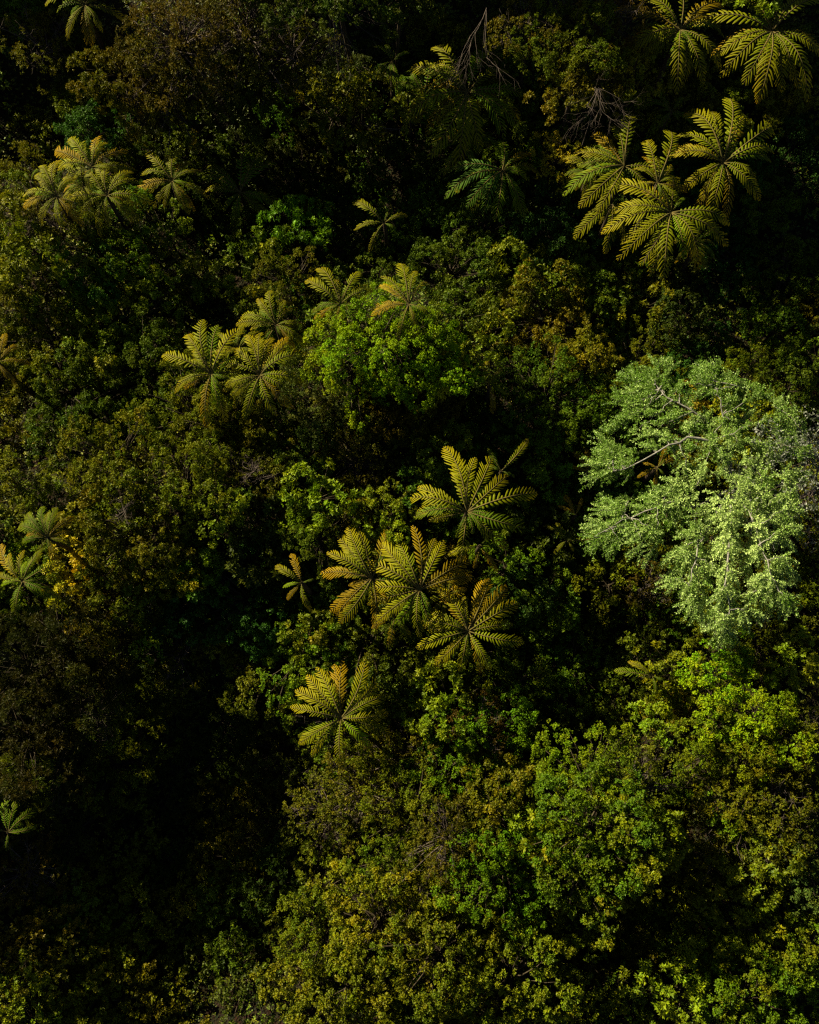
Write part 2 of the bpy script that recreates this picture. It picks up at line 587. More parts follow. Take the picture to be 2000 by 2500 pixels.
def tree_fern(label, short, px, py, h, tips, tone='o', npin=21, wide=0.175, young=3, group=None):
    global _fs
    foot = place(px, py, h)
    lean = np.array([random.uniform(-0.1, 0.1), random.uniform(-0.1, 0.1)])
    apex = foot + np.array([0, 0, h])
    root = link('tree_fern', None, loc=foot)
    root.empty_display_size = 0.3
    tag(root, label, 'tree fern', group)
    k = 6
    zz = np.linspace(-0.3, h - 0.02, k)
    pts = np.stack([lean[0] * np.sin(zz / h * math.pi), lean[1] * np.sin(zz / h * math.pi), zz], -1)
    v, f = tube(pts, np.linspace(0.15, 0.085, k), 8)
    link('trunk', mesh_tris('trunk', v, f, M_FIBRE), root)
    Ls = []
    for tip in tips:
        tx, ty = px + (tip[0] - px) * 1.06, py + (tip[1] - py) * 1.06
        code = tip[2] if len(tip) > 2 else tone
        _fs += 1
        r = random.Random(_fs)
        a = r.uniform(0.55, 0.88)
        drop = r.uniform(0.08, 0.32)
        if code == 'b':
            a, drop = r.uniform(0.2, 0.35), r.uniform(0.25, 0.4)
        z = apex[2]
        for _ in range(5):
            p = at(tx, ty, z)
            L = math.hypot(p[0] - apex[0], p[1] - apex[1])
            z = apex[2] - drop * L
        L = max(L, 0.25)
        Ls.append(L)
        ang = math.atan2(p[1] - apex[1], p[0] - apex[0])
        bend = r.uniform(-0.16, 0.16)
        blade, rib = frond_mesh(L, wide * L * r.uniform(0.9, 1.12), a, a + drop, bend, npin + r.randint(-2, 2), _fs, r.uniform(-0.12, 0.12))
        c, al = FROND_COL[code]
        q = r.uniform(0.85, 1.18)
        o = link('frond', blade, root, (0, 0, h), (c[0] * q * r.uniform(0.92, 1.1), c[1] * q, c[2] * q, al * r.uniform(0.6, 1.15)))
        o.rotation_euler = (r.uniform(-0.2, 0.2), 0, ang - math.atan(bend))
        link('midrib', rib, o)
    Lm = sum(Ls) / len(Ls)
    if len(tips) >= 7:
        for i in range(6):
            _fs += 1
            r = random.Random(_fs)
            L = Lm * r.uniform(0.82, 1.08)
            blade, rib = frond_mesh(L, wide * L, r.uniform(0.3, 0.6), r.uniform(0.75, 1.05), r.uniform(-0.16, 0.16), npin, _fs)
            c, al = FROND_COL[r.choice('oogb')]
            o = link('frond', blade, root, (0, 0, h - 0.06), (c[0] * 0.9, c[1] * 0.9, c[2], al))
            o.rotation_euler = (r.uniform(-0.2, 0.2), 0, i * 1.047 + r.uniform(-0.45, 0.45))
            link('midrib', rib, o)
    for i in range(young):
        _fs += 1
        r = random.Random(_fs)
        L = Lm * r.uniform(0.3, 0.5)
        blade, rib = frond_mesh(L, wide * L * 1.05, 0.85, 0.75, r.uniform(-0.1, 0.1), max(10, npin - 6), _fs)
        c, al = FROND_COL['g']
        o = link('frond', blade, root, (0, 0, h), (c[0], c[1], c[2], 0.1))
        o.rotation_euler = (r.uniform(-0.2, 0.2), 0, r.uniform(0, 6.28))
        link('midrib', rib, o)
    FERNS.append(dict(px=px, py=py, short=short, obj=root))
    return root


GF = 'tree ferns rising out of the scrub'
TF = [
 ('tree fern cut by the top edge near the top left corner', 'the fern in the top left corner', 207, 12, 4.5,
  [(115, 12), (175, 36, 'n'), (168, 95), (249, 74), (237, 0, 'n'), (225, 105, 'b'), (205, -75), (290, -35), (150, -60)], 'o'),
 ('upper crown of the golden tree fern cluster at the left', 'the upper fern of the left cluster', 225, 408, 5.0,
  [(174, 340), (135, 376, 'b'), (238, 337, 'b'), (260, 352), (310, 373, 'b'), (146, 415, 'y'), (205, 350), (180, 440), (285, 420), (210, 450, 'g')], 'y'),
 ('lower right crown of the golden tree fern cluster at the left', 'the lower fern of the left cluster', 262, 478, 5.0,
  [(217, 419), (267, 410), (322, 423), (170, 490), (220, 506, 'y'), (371, 500, 'y'), (264, 551, 'y'), (298, 427), (236, 470, 'n'), (325, 535, 'o'), (240, 400, 'y'), (345, 450, 'y'), (200, 540, 'o')], 'y'),
 ('lower left crown of the tree fern cluster with one bright green frond', 'the left fern of the left cluster', 140, 480, 4.8,
  [(109, 406), (62, 478), (88, 478, 'n'), (58, 507, 'b'), (145, 398), (185, 438), (180, 500, 'b'), (90, 430), (100, 540, 'o'), (150, 550, 'o')], 'y'),
 ('tiny bright green young fern left of the golden fern cluster', 'the tiny green fern at the left', 76, 443, 3.0,
  [(96, 416, 'n'), (62, 425, 'g'), (90, 455, 'g')], 'g'),
 ('half shaded tree fern just right of the golden fern cluster', 'the half shaded fern', 421, 441, 3.6,
  [(365, 376), (330, 478, 'b'), (403, 504), (467, 458, 'n'), (458, 519), (350, 428), (440, 372), (485, 420)], 'o'),
 ('whole tree fern in deep shade right of the golden fern cluster', 'the fern in deep shade', 587, 470, 2.6,
  [(601, 362), (515, 406), (500, 434), (668, 403), (662, 499), (578, 545), (517, 465), (549, 512), (640, 375)], 'g'),
 ('big dark tree fern with many hanging fronds below the bare branches', 'the big dark fern', 1141, 225, 3.6,
  [(1065, 120), (1055, 164), (1009, 172), (1038, 259, 'y'), (987, 293), (1077, 300), (1141, 303, 'n'), (1057, 384), (1138, 361), (1167, 361),
   (1126, 402), (1228, 332, 'g'), (1262, 309, 'g'), (1216, 254), (1271, 236, 'g'), (1180, 130, 'g')], 'o'),
 ('dim tree fern with three long hanging fronds under the big dark fern', 'the dim hanging fern', 1228, 416, 3.6,
  [(1107, 419, 't'), (1144, 500, 't'), (1209, 535, 'g'), (1262, 512, 'g'), (1290, 440, 'g'), (1091, 477, 't'), (1180, 520, 't'), (1225, 350, 'g')], 'g'),
 ('small dark tree fern at the upper left of the big dark fern', 'the small dark upper fern', 957, 150, 3.6,
  [(915, 117), (943, 112), (952, 210), (972, 232), (915, 190), (1000, 130)], 'g'),
 ('small tree fern with four broad fronds on the black gap', 'the small four-frond fern', 938, 545, 3.6,
  [(867, 496), (868, 559), (905, 612), (992, 528)], 'o'),
 ('olive tree fern upper left of the bright green mound', 'the fern left above the mound', 832, 742, 3.6,
  [(784, 657), (751, 689), (875, 667), (910, 715), (868, 770), (772, 778, 'b'), (822, 790, 'b')], 'o'),
 ('brown tipped tree fern just above the bright green mound', 'the fern above the mound', 998, 743, 3.6,
  [(984, 648), (937, 676), (934, 696, 'b'), (912, 766, 'b'), (1063, 782), (977, 813, 'b'), (1012, 665), (1015, 790)], 'o'),
 ('dull olive tree fern right above the bright golden pair', 'the dull fern above the golden pair', 675, 793, 4.4,
  [(660, 714), (631, 733), (698, 737), (593, 774), (582, 793), (737, 794), (747, 846), (650, 820)], 'o'),
 ('left one of the bright golden pair of tree ferns', 'the left fern of the golden pair', 515, 913, 4.8,
  [(495, 790), (464, 820, 'y'), (405, 867, 'y'), (535, 800, 'g'), (589, 807, 'y'), (535, 997, 'n'), (454, 948, 'b'), (570, 850), (470, 880)], 'o'),
 ('right one of the bright golden pair of tree ferns', 'the right fern of the golden pair', 635, 916, 5.0,
  [(608, 823), (637, 818), (695, 825, 'b'), (701, 841), (750, 871, 'o'), (744, 933), (721, 965, 'o'), (672, 1009), (602, 1020, 'o'), (553, 945),
   (538, 893), (576, 858), (567, 971, 'o'), (665, 830)], 'y'),
 ('small brown fern in the shade below the lime rosette shrub', 'the small brown fern', 464, 725, 2.2,
  [(449, 704), (479, 713), (466, 748)], 'b'),
 ('brown tree fern cut by the left edge above the middle', 'the brown fern at the left edge', -5, 885, 4.6,
  [(18, 819, 'b'), (43, 845, 'b'), (70, 886), (38, 935, 'b'), (-50, 830), (-60, 920)], 'b'),
 ('small dull fern right of the bright green mound', 'the dull fern right of the mound', 1196, 942, 3.2,
  [(1188, 884), (1226, 900), (1232, 962), (1165, 922), (1204, 1006, 'b')], 'o'),
 ('largest golden green tree fern in the middle of the picture', 'the large central fern', 1141, 1249, 4.8,
  [(1094, 1099), (1113, 1127), (1157, 1127), (1202, 1125), (1238, 1168), (1303, 1210), (1271, 1289, 'g'), (1027, 1192), (1011, 1214, 'y'),
   (1019, 1261, 'g'), (1052, 1271, 'o'), (1117, 1310, 'g'), (1190, 1314, 'g'), (1218, 1273, 'g'), (1140, 1180, 'y')], 'y'),
 ('small tree fern with one raised frond upper right of the central fern', 'the fern with a raised frond', 1224, 1150, 4.0,
  [(1287, 1078, 'o'), (1255, 1165, 'g'), (1192, 1098, 'g')], 'g'),
 ('dull brown tree fern at the left of the three stacked centre ferns', 'the dull centre left fern', 908, 1412, 3.8,
  [(853, 1293), (829, 1314), (806, 1350), (792, 1395, 'b'), (946, 1302, 'b'), (812, 1488, 'b'), (835, 1517), (910, 1478), (855, 1432, 'b'), (880, 1300)], 'o'),
 ('golden tree fern with a bright drooping frond below centre', 'the golden fern below centre', 1025, 1440, 4.4,
  [(934, 1336), (902, 1377), (902, 1442), (922, 1517), (972, 1523, 'n'), (1019, 1293, 'b'), (1080, 1326), (1141, 1375, 'b'), (1023, 1553, 'o'),
   (1129, 1400, 'b'), (975, 1330, 'o')], 'y'),
 ('small orange brown fern beside the round green bush', 'the small orange fern', 1172, 1333, 3.4,
  [(1214, 1391, 'b'), (1098, 1352, 'y'), (1160, 1385, 'b')], 'b'),
 ('orange tipped tree fern at the bottom of the three stacked centre ferns', 'the orange tipped fern', 1143, 1541, 4.4,
  [(1100, 1436, 'b'), (1176, 1421, 'b'), (1198, 1423, 'b'), (1238, 1444, 'b'), (1257, 1474), (1271, 1569), (1194, 1630), (1127, 1634, 'y'), (1066, 1618),
   (1023, 1578), (1027, 1513), (1056, 1500, 'o'), (1076, 1440), (1130, 1450, 'o')], 'y'),
 ('small five frond fern left of the stacked centre ferns', 'the small five-frond fern', 737, 1423, 3.8,
  [(678, 1381), (717, 1354, 'b'), (693, 1433, 'n'), (760, 1492), (703, 1462, 'b')], 'o'),
 ('lone round tree fern with a full wheel of fronds below centre', 'the lone round fern', 833, 1754, 4.2,
  [(838, 1621, 'b'), (815, 1630, 'b'), (782, 1633), (754, 1654), (729, 1689), (716, 1729), (735, 1812), (765, 1835), (836, 1874), (904, 1814, 'n'),
   (942, 1747), (940, 1698, 'o'), (926, 1659), (893, 1622), (908, 1717, 'g')], 'y'),
 ('single small frond fern beside the yellow lime rosette shrub', 'the single small fern', 1592, 1650, 3.2,
  [(1537, 1616, 'o'), (1505, 1637, 'g'), (1600, 1695, 'g')], 'o'),
 ('upper right tree fern with a glowing lime frond', 'the fern with a lime frond', 1661, 73, 5.2,
  [(1564, 4), (1641, -25), (1537, 122, 'y'), (1564, 146), (1633, 156, 'n'), (1649, 221), (1710, 199), (1754, 165), (1750, 12, 'b'), (1483, 154, 'b'), (1503, 24, 'b'), (1600, 20)], 'o'),
 ('big tree fern with long hanging fronds in the top right corner', 'the top right corner fern', 1884, 77, 5.4,
  [(1698, 53, 'y'), (1757, 134, 'y'), (1763, 179), (1817, 199), (1854, 237), (1905, 217), (1966, 239), (2000, 134), (1957, 4), (2010, 20), (1860, 10, 'b'), (1800, 10), (1930, 190)], 'o'),
 ('green star shaped tree fern at the right of the upper right cluster', 'the star shaped fern', 1766, 397, 6.0,
  [(1673, 284), (1733, 284), (1774, 247), (1813, 293), (1886, 322), (1882, 374), (1847, 487), (1844, 445), (1729, 526), (1708, 491), (1665, 470, 'y'),
   (1635, 383, 'y'), (1661, 331)], 'o'),
 ('golden central crown of the upper right fern cluster', 'the golden crown of the upper right cluster', 1606, 446, 6.0,
  [(1576, 385, 'b'), (1545, 456, 'b'), (1639, 407), (1600, 388), (1656, 498), (1650, 439), (1573, 350, 'o'), (1637, 326, 'o')], 'y'),
 ('bottom crown of the upper right fern cluster with a bright hanging frond', 'the bottom fern of the upper right cluster', 1639, 519, 5.8,
  [(1493, 453, 'y'), (1501, 519, 'y'), (1477, 560, 'y'), (1522, 633, 'y'), (1569, 640), (1618, 675), (1666, 626, 'n'), (1701, 637), (1767, 602), (1736, 557),
   (1774, 546), (1527, 592), (1607, 578)], 'o'),
 ('left crown of the upper right fern cluster beside the yellow shrub', 'the left fern of the upper right cluster', 1524, 404, 5.4,
  [(1493, 313), (1538, 289), (1479, 390, 'y'), (1409, 376), (1402, 453), (1421, 501), (1461, 512), (1380, 467, 'g'), (1451, 331, 'b'), (1495, 441, 'y')], 'o'),
 ('lowest left crown of the upper right fern cluster', 'the lowest left fern of the cluster', 1496, 501, 4.4,
  [(1407, 578), (1479, 613), (1466, 545), (1524, 588), (1430, 530)], 'o'),
 ('shaded dark fern above the upper right fern cluster', 'the shaded fern above the cluster', 1639, 272, 3.2,
  [(1559, 265), (1607, 315), (1665, 240), (1580, 220), (1690, 300)], 'g'),
 ('bright green tree fern at the left edge beside yellow rosettes', 'the green fern at the left edge', 55, 1420, 4.8,
  [(101, 1344), (148, 1375), (145, 1454, 'g'), (41, 1498, 'g'), (25, 1356, 'y'), (6, 1428, 'n'), (3, 1338, 'b'), (66, 1372, 'n')], 'g'),
 ('feathery finely divided fern above the left edge fern', 'the feathery fern', 116, 1312, 4.4,
  [(58, 1324), (72, 1254), (139, 1243), (180, 1266, 'b'), (125, 1347), (52, 1286), (105, 1240), (170, 1300, 'b')], 'g'),
 ('dim fern cut by the left edge low down', 'the dim fern at the left edge', 20, 2032, 4.0,
  [(16, 1946), (91, 1974), (45, 1952), (88, 2020), (-40, 1970)], 'g'),
 ('brown fern tip peeping out at the pale tree upper left', 'the brown fern by the pale tree', 1436, 1150, 2.4,
  [(1398, 1107, 'b'), (1428, 1098, 'b'), (1393, 1140, 'b')], 'b'),
 ('rust coloured fern in the gap left of the pale tree', 'the rusty fern left of the pale tree', 1405, 1258, 2.4,
  [(1380, 1211, 'b'), (1422, 1218, 'b'), (1390, 1255, 'b'), (1366, 1235, 'b')], 'b'),
 ('olive fern under the left skirt of the pale tree', 'the olive fern under the pale tree', 1384, 1320, 2.4,
  [(1333, 1283), (1359, 1278), (1400, 1345), (1352, 1352), (1489, 1311)], 'o'),
 ('brownish fern seen through the hole in the pale tree', 'the fern in the pale tree hole', 1605, 1142, 3.2,
  [(1667, 1107, 'b'), (1572, 1130), (1598, 1192), (1628, 1095), (1560, 1165)], 'b'),
 ('dark little fern upper left of the dull centre fern', 'the dark little fern', 910, 1240, 2.2,
  [(902, 1186), (928, 1225), (886, 1226), (925, 1260)], 'g'),
]
def wheel(px, py, r, n, seed, code=''):
    q = random.Random(seed)
    a0 = q.uniform(0, 6.28)
    return [(px + r * q.uniform(0.75, 1.1) * math.cos(a0 + i * 6.283 / n + q.uniform(-0.25, 0.25)), py + r * q.uniform(0.7, 1.05) * math.sin(a0 + i * 6.283 / n + q.uniform(-0.25, 0.25)))
            + ((code,) if code else (q.choice('oogyb'),)) for i in range(n)]


for lab, short, px, py, h, r, n, code in [
        ('small half hidden fern between the dull and golden centre ferns', 'the hidden centre fern', 965, 1375, 3.4, 62, 7, ''),
        ('low fern filling the gap left of the orange tipped fern', 'the low centre gap fern', 965, 1500, 3.0, 66, 8, ''),
        ('small fern squeezed between the golden fern and the orange tipped fern', 'the squeezed centre fern', 1092, 1452, 3.6, 58, 7, 'o'),
        ('low fern between the golden pair and the dull fern above', 'the low fern of the golden pair', 582, 850, 3.6, 62, 7, 'o'),
        ('small fern under the left side of the upper right cluster', 'the small fern under the cluster', 1440, 420, 4.2, 66, 8, 'o'),
        ('low dark fern below the star shaped fern', 'the low fern below the star', 1700, 590, 3.6, 62, 7, 'g'),
        ('small fern filling the middle of the left golden cluster', 'the filler fern of the left cluster', 205, 455, 4.2, 62, 8, 'y'),
        ('dim fern just left of the big dark fern', 'the dim left companion fern', 1035, 235, 3.2, 80, 9, 'g'),
        ('dim fern just below the big dark fern', 'the dim lower companion fern', 1135, 345, 2.8, 78, 9, 'g')]:
    TF.append((lab, short, px, py, h, wheel(px, py, r, n, px + py, code), 'o'))
for args in TF:
    lab, short, px, py, h, tips, tone = args
    fine = 'feathery' in lab
    tree_fern(lab, short, px, py, h, tips, tone, npin=26 if fine else 18, wide=0.22 if fine else 0.180, young=1 if h < 3 else 2, group=GF)

# ------------------------------------------------------------------ the pale tree
OUT = [(1511, 911), (1563, 907), (1628, 876), (1689, 920), (1720, 889), (1780, 911), (1811, 933), (1860, 960), (1907, 972), (1924, 1015), (1963, 1076), (1968, 1154),
       (1954, 1241), (1928, 1328), (1940, 1400), (1950, 1476), (1880, 1480), (1820, 1511), (1776, 1563), (1741, 1515), (1693, 1498), (1640, 1430), (1625, 1365), (1550, 1335), (1490, 1335),
       (1440, 1318), (1455, 1250), (1428, 1163), (1452, 1100), (1467, 1050), (1485, 963)]
HOLES = [(1592, 1148, 56), (1700, 1135, 26), (1530, 1080, 24), (1480, 1290, 26), (1900, 1170, 28), (1635, 1320, 30), (1885, 1360, 34), (1690, 1000, 28), (1505, 1200, 26), (1850, 1050, 32), (1610, 1260, 24), (1560, 990, 22), (1720, 1430, 24)]


def inside_poly(x, y, poly):
    c = False
    j = len(poly) - 1
    for i in range(len(poly)):
        xi, yi = poly[i]
        xj, yj = poly[j]
        if (yi > y) != (yj > y) and x < (xj - xi) * (y - yi) / (yj - yi) + xi:
            c = not c
        j = i
    return c


def pale_tree():
    foot = place(1800, 1215, 0.0)
    base = foot[2]
    root = link('pale_tree', None, loc=foot)
    tag(root, 'large pale silvery green tree spreading over the scrub at the right', 'tree')
    w = lambda px, py, z: at(px, py, base + z) - foot

    def limb(pts, r0, r1, nm):
        P = np.array(pts)
        n = 14
        t = np.linspace(0, len(P) - 1, n)
        Q = np.stack([np.interp(t, np.arange(len(P)), P[:, i]) for i in range(3)], -1)
        Q[1:-1] = (Q[:-2] + Q[1:-1] * 2 + Q[2:]) / 4
        Q[1:-1] += np.random.default_rng(int(abs(P[-1, 0] * 100))).normal(0, 0.035, (n - 2, 3))
        v, f = tube(Q, np.linspace(r0, r1 * 0.5, n) * 0.62, 7)
        link(nm, mesh_tris(nm, v, f, M_GREYBARK, smooth=True), root)
        return Q
    fork = w(1790, 1190, 4.6)
    trunk = limb([(0, 0, -0.3), w(1797, 1200, 2.4), fork], 0.24, 0.17, 'trunk')
    limbs = []
    limbs.append(limb([fork, w(1775, 1095, 7.9), w(1700, 1066, 8.2), w(1640, 1082, 8.2), w(1556, 1136, 7.9), w(1500, 1150, 7.0)], 0.13, 0.03, 'limb'))
    limbs.append(limb([fork, w(1720, 1020, 7.0), w(1650, 980, 7.0), w(1600, 940, 6.4)], 0.10, 0.02, 'limb'))
    limbs.append(limb([fork, w(1775, 1060, 7.2), w(1760, 980, 7.6), w(1740, 930, 7.2)], 0.09, 0.02, 'limb'))
    limbs.append(limb([fork, w(1860, 1125, 7.0), w(1930, 1100, 7.8), w(1990, 1080, 7.8)], 0.11, 0.03, 'limb'))
    limbs.append(limb([fork, w(1785, 1230, 8.4), w(1778, 1310, 9.6), w(1772, 1390, 10.1), w(1780, 1470, 10.2), w(1776, 1540, 9.8)], 0.12, 0.02, 'limb'))
    limbs.append(limb([fork, w(1700, 1240, 7.6), w(1620, 1230, 8.0), w(1520, 1270, 7.4), w(1450, 1310, 6.6)], 0.10, 0.02, 'limb'))
    limbs.append(limb([fork, w(1840, 1270, 9.0), w(1870, 1370, 10.2), w(1900, 1440, 10.6)], 0.09, 0.02, 'limb'))
    limbs.append(limb([fork, w(1720, 1300, 8.4), w(1690, 1390, 9.6), w(1680, 1460, 9.2)], 0.08, 0.02, 'limb'))
    limbs.append(limb([fork, w(1850, 1200, 7.6), w(1910, 1220, 8.0), w(1940, 1280, 7.4)], 0.08, 0.02, 'limb'))
    LP = np.concatenate([l[4:] for l in limbs])
    r = random.Random(5)
    targets = [(x * 0.90 + 1740 * 0.10, y * 0.93 + 1200 * 0.07, 1) for x, y in OUT] + [((x + OUT[i - 1][0]) / 2 * 0.92 + 1730 * 0.08, (y + OUT[i - 1][1]) / 2 * 0.97 + 1180 * 0.03, 1) for i, (x, y) in enumerate(OUT) if i % 3]
    tries = 0
    while len(targets) < 260 and tries < 20000:
        tries += 1
        x, y = r.uniform(1400, 1970), r.uniform(880, 1560)
        if not inside_poly(1740 + (x - 1740) * 1.11, 1200 + (y - 1200) * 1.07, OUT) or any((x - a) ** 2 + (y - b) ** 2 < c * c for a, b, c in HOLES):
            continue
        if min((x - t[0]) ** 2 + (y - t[1]) ** 2 for t in targets) < 28 ** 2:
            continue
        targets.append((x, y, 0))
    twigs, P, Nn, T = [], [], [], []
    g = np.random.default_rng(21)
    mid = w(1730, 1190, 8.6)
    for x, y, edge in targets:
        dm = min(1.0, math.hypot((x - 1730) / 270, (y - 1200) / 340))
        low = math.exp(-(((x - 1800) / 140) ** 2 + ((y - 1320) / 190) ** 2))
        z = 8.6 - 0.9 * dm ** 2 + 0.42 * ((x - 1700) * 0.8 + (y - 1200) * 0.6) * 0.02 + r.uniform(-1.6, 0.5)
        e = w(x, y, z)
        d2 = np.linalg.norm(LP - e, axis=1)
        i0 = int(np.argmin(d2 + g.uniform(0, 2.0, len(d2))))
        s = LP[i0]
        dv = e - s
        Lb = np.linalg.norm(dv)
        n = 9
        t = np.linspace(0, 1, n)
        wob = g.normal(0, 0.05, (n, 3)) * (t * (1 - t) * 4)[:, None]
        Q = s + dv * t[:, None] + np.array([0, 0, 0.14 * Lb]) * np.sin(t * math.pi)[:, None] + wob
        Q[-2:, 2] -= np.array([0.05, 0.16])
        twigs.append(tube(Q, np.linspace(0.02 + 0.004 * Lb, 0.004, n), 4))
        outw = norm((e - mid) * np.array([1, 1, 0.2]))
        tone = np.clip(0.08 + 0.70 * low + g.normal(0, 0.1), 0, 1)  # light put into the leaf tint: bright lower crown, dark upper left
        for q in range(int(12 + 8 * min(Lb, 3.0))):     # hanging leafy side shoots
            t0 = 1 - g.uniform(0, 0.9) ** 1.1 * min(1.0, 2.6 / max(Lb, 0.4))
            p0 = np.array([np.interp(t0, t, Q[:, k]) for k in range(3)])
            sd = norm(g.normal(0, 0.75, 3) * np.array([1, 1, 0.6]) + outw * 0.9 + norm(dv) * 0.5)
            sl = g.uniform(0.25, 0.62) * (1.45 if edge else 1.0)
            m = int(26 * sl) + 4
            ss = np.linspace(0.05, 1, m)[:, None]
            pts = p0 + sd * sl * ss - np.array([0, 0, 1.0]) * sl * 0.45 * ss ** 2 + g.normal(0, 0.022, (m, 3))
            P.append(pts)
            Nn.append(norm(sd + g.normal(0, 0.25, (m, 3)) + np.array([0, 0, 0.35])))
            T.append(np.clip(tone + g.normal(0, 0.1) + g.normal(0, 0.16, m), 0, 1))
            if q % 3 == 0:
                twigs.append(tube([p0, p0 + sd * sl * 0.5 - np.array([0, 0, 0.11 * sl]), pts[-1]], [0.007, 0.005, 0.002], 3))
        if edge:                                        # wisps that fray the outline
            for q in range(4):
                sd = norm(outw + g.normal(0, 0.3, 3) * np.array([1, 1, 0.5]))
                sl = g.uniform(0.4, 0.85)
                m = int(20 * sl) + 3
                ss = np.linspace(0.05, 1, m)[:, None]
                pts = e + sd * sl * ss - np.array([0, 0, 1.0]) * sl * 0.35 * ss ** 2 + g.normal(0, 0.02, (m, 3))
                P.append(pts)
                Nn.append(norm(sd + g.normal(0, 0.25, (m, 3)) + np.array([0, 0, 0.35])))
                T.append(np.clip(tone + g.normal(0, 0.12, m), 0, 1))
                twigs.append(tube([e, pts[m // 2], pts[-1]], [0.006, 0.004, 0.002], 3))
    P, Nn, T = np.concatenate(P), np.concatenate(Nn), np.concatenate(T)
    V, F, t = sprigs(P, Nn, 3, 0.078, 0.024, (25, 80), 77, T)
    link('crown', mesh_tris('crown', V, F, M_PALE, {'tint': t}), root, color=(0.205, 0.295, 0.032, 1))
    v, f = join(twigs)
    link('twigs', mesh_tris('twigs', v, f, M_GREYBARK), root)


pale_tree()


# ------------------------------------------------------------------ bare and dying things
def bare_branches(name, label, cat, px, py, h, heading, spread, length, depth, seed, mat, r0=0.05, leaf=None, fan=5):
    """A tangle of forking dead branches; heading is a 3-D direction."""
    foot = place(px, py, h)
    root = link(name, None, loc=foot)
    tag(root, label, cat)
    g = np.random.default_rng(seed)
    parts, ends = [], []

    def grow(p, d, L, r, k):
        n = 5
        Q = [p]
        for _ in range(n - 1):
            d = norm(d + g.normal(0, 0.13, 3))
            Q.append(Q[-1] + d * L / (n - 1))
        parts.append(tube(Q, np.linspace(r, r * 0.55, n), 4))
        if k == 0:
            ends.append((Q[-1], d))
            return
        for _ in range(g.integers(2, 4)):
            grow(Q[int(g.integers(2, n))], norm(d + g.normal(0, spread, 3)), L * g.uniform(0.55, 0.8), r * 0.55, k - 1)
    hd = norm(np.array(heading, float))
    for _ in range(fan):
        grow(np.array([0, 0, h]), norm(hd + g.normal(0, spread, 3)), length, r0, depth)
    v, f = join(parts)
    link('branches', mesh_tris('branches', v, f, mat), root)
    v, f = tube([(0, 0, -0.3), (0.05, 0.03, h * 0.5), (0, 0, h + 0.02)], [r0 * 1.8, r0 * 1.5, r0 * 1.2], 6)
    link('stem', mesh_tris('stem', v, f, mat), root)
    if leaf:
        P = np.array([e for e, _ in ends])
        P = np.repeat(P, 9, axis=0) + g.normal(0, 0.16, (len(P) * 9, 3))
        V, F, t = sprigs(P, norm(g.normal(size=P.shape) + np.array([0, 0, 0.5])), 3, 0.10, 0.034, (20, 90), seed)
        link('crown', mesh_tris('crown', V, F, M_PALE, {'tint': t}), root, color=(*leaf, 1))
    return root


bare_branches('dead_shrub', 'large tangle of bare pinkish grey branches hanging at the top edge', 'dead shrub', 805, -15, 7.0, (0.0, -1, -0.25), 0.38, 2.0, 3, 1, M_DEAD, 0.02, fan=7)
bare_branches('dead_shrub', 'bare dead branches reaching down over the big dark fern', 'dead shrub', 1188, 20, 7.0, (0.0, -1, -0.2), 0.3, 2.1, 3, 2, M_DEAD, 0.017, fan=3)
bare_branches('dead_shrub', 'grey dead twig tangle below the top olive bush', 'dead shrub', 1462, 215, 6.5, (-0.35, -1, 0.0), 0.5, 1.35, 3, 3, M_DEAD, 0.013, fan=8)
bare_branches('dead_shrub', 'thin pale dead twigs lying over the black gap', 'dead shrub', 975, 315, 2.0, (-1, 0.05, 0.1), 0.35, 1.2, 2, 4, M_DEAD, 0.017, fan=3)
bare_branches('twiggy_tree', 'grey twiggy half bare tree cut by the right edge', 'tree', 1996, 1190, 7.5, (-0.25, -0.35, 0.5), 0.6, 1.7, 4, 6, M_DEAD, 0.04, leaf=(0.085, 0.10, 0.03), fan=5)
bare_branches('dead_shrub', 'small mauve dead twigs among olive shrubs left of centre', 'dead shrub', 305, 1245, 3.3, (0, 0, 1), 0.7, 0.5, 3, 8, M_DEAD, 0.02, fan=6)
bare_branches('dead_shrub', 'small brownish dead twigs below the left golden fern cluster', 'dead shrub', 145, 520, 3.6, (0, -0.2, 1), 0.7, 0.5, 3, 9, M_DEAD, 0.02, fan=7)
bare_branches('dead_shrub', 'little grey dead twigs right of the left olive mass', 'dead shrub', 622, 1150, 3.0, (0, 0, 1), 0.7, 0.45, 3, 10, M_DEAD, 0.02, fan=6)

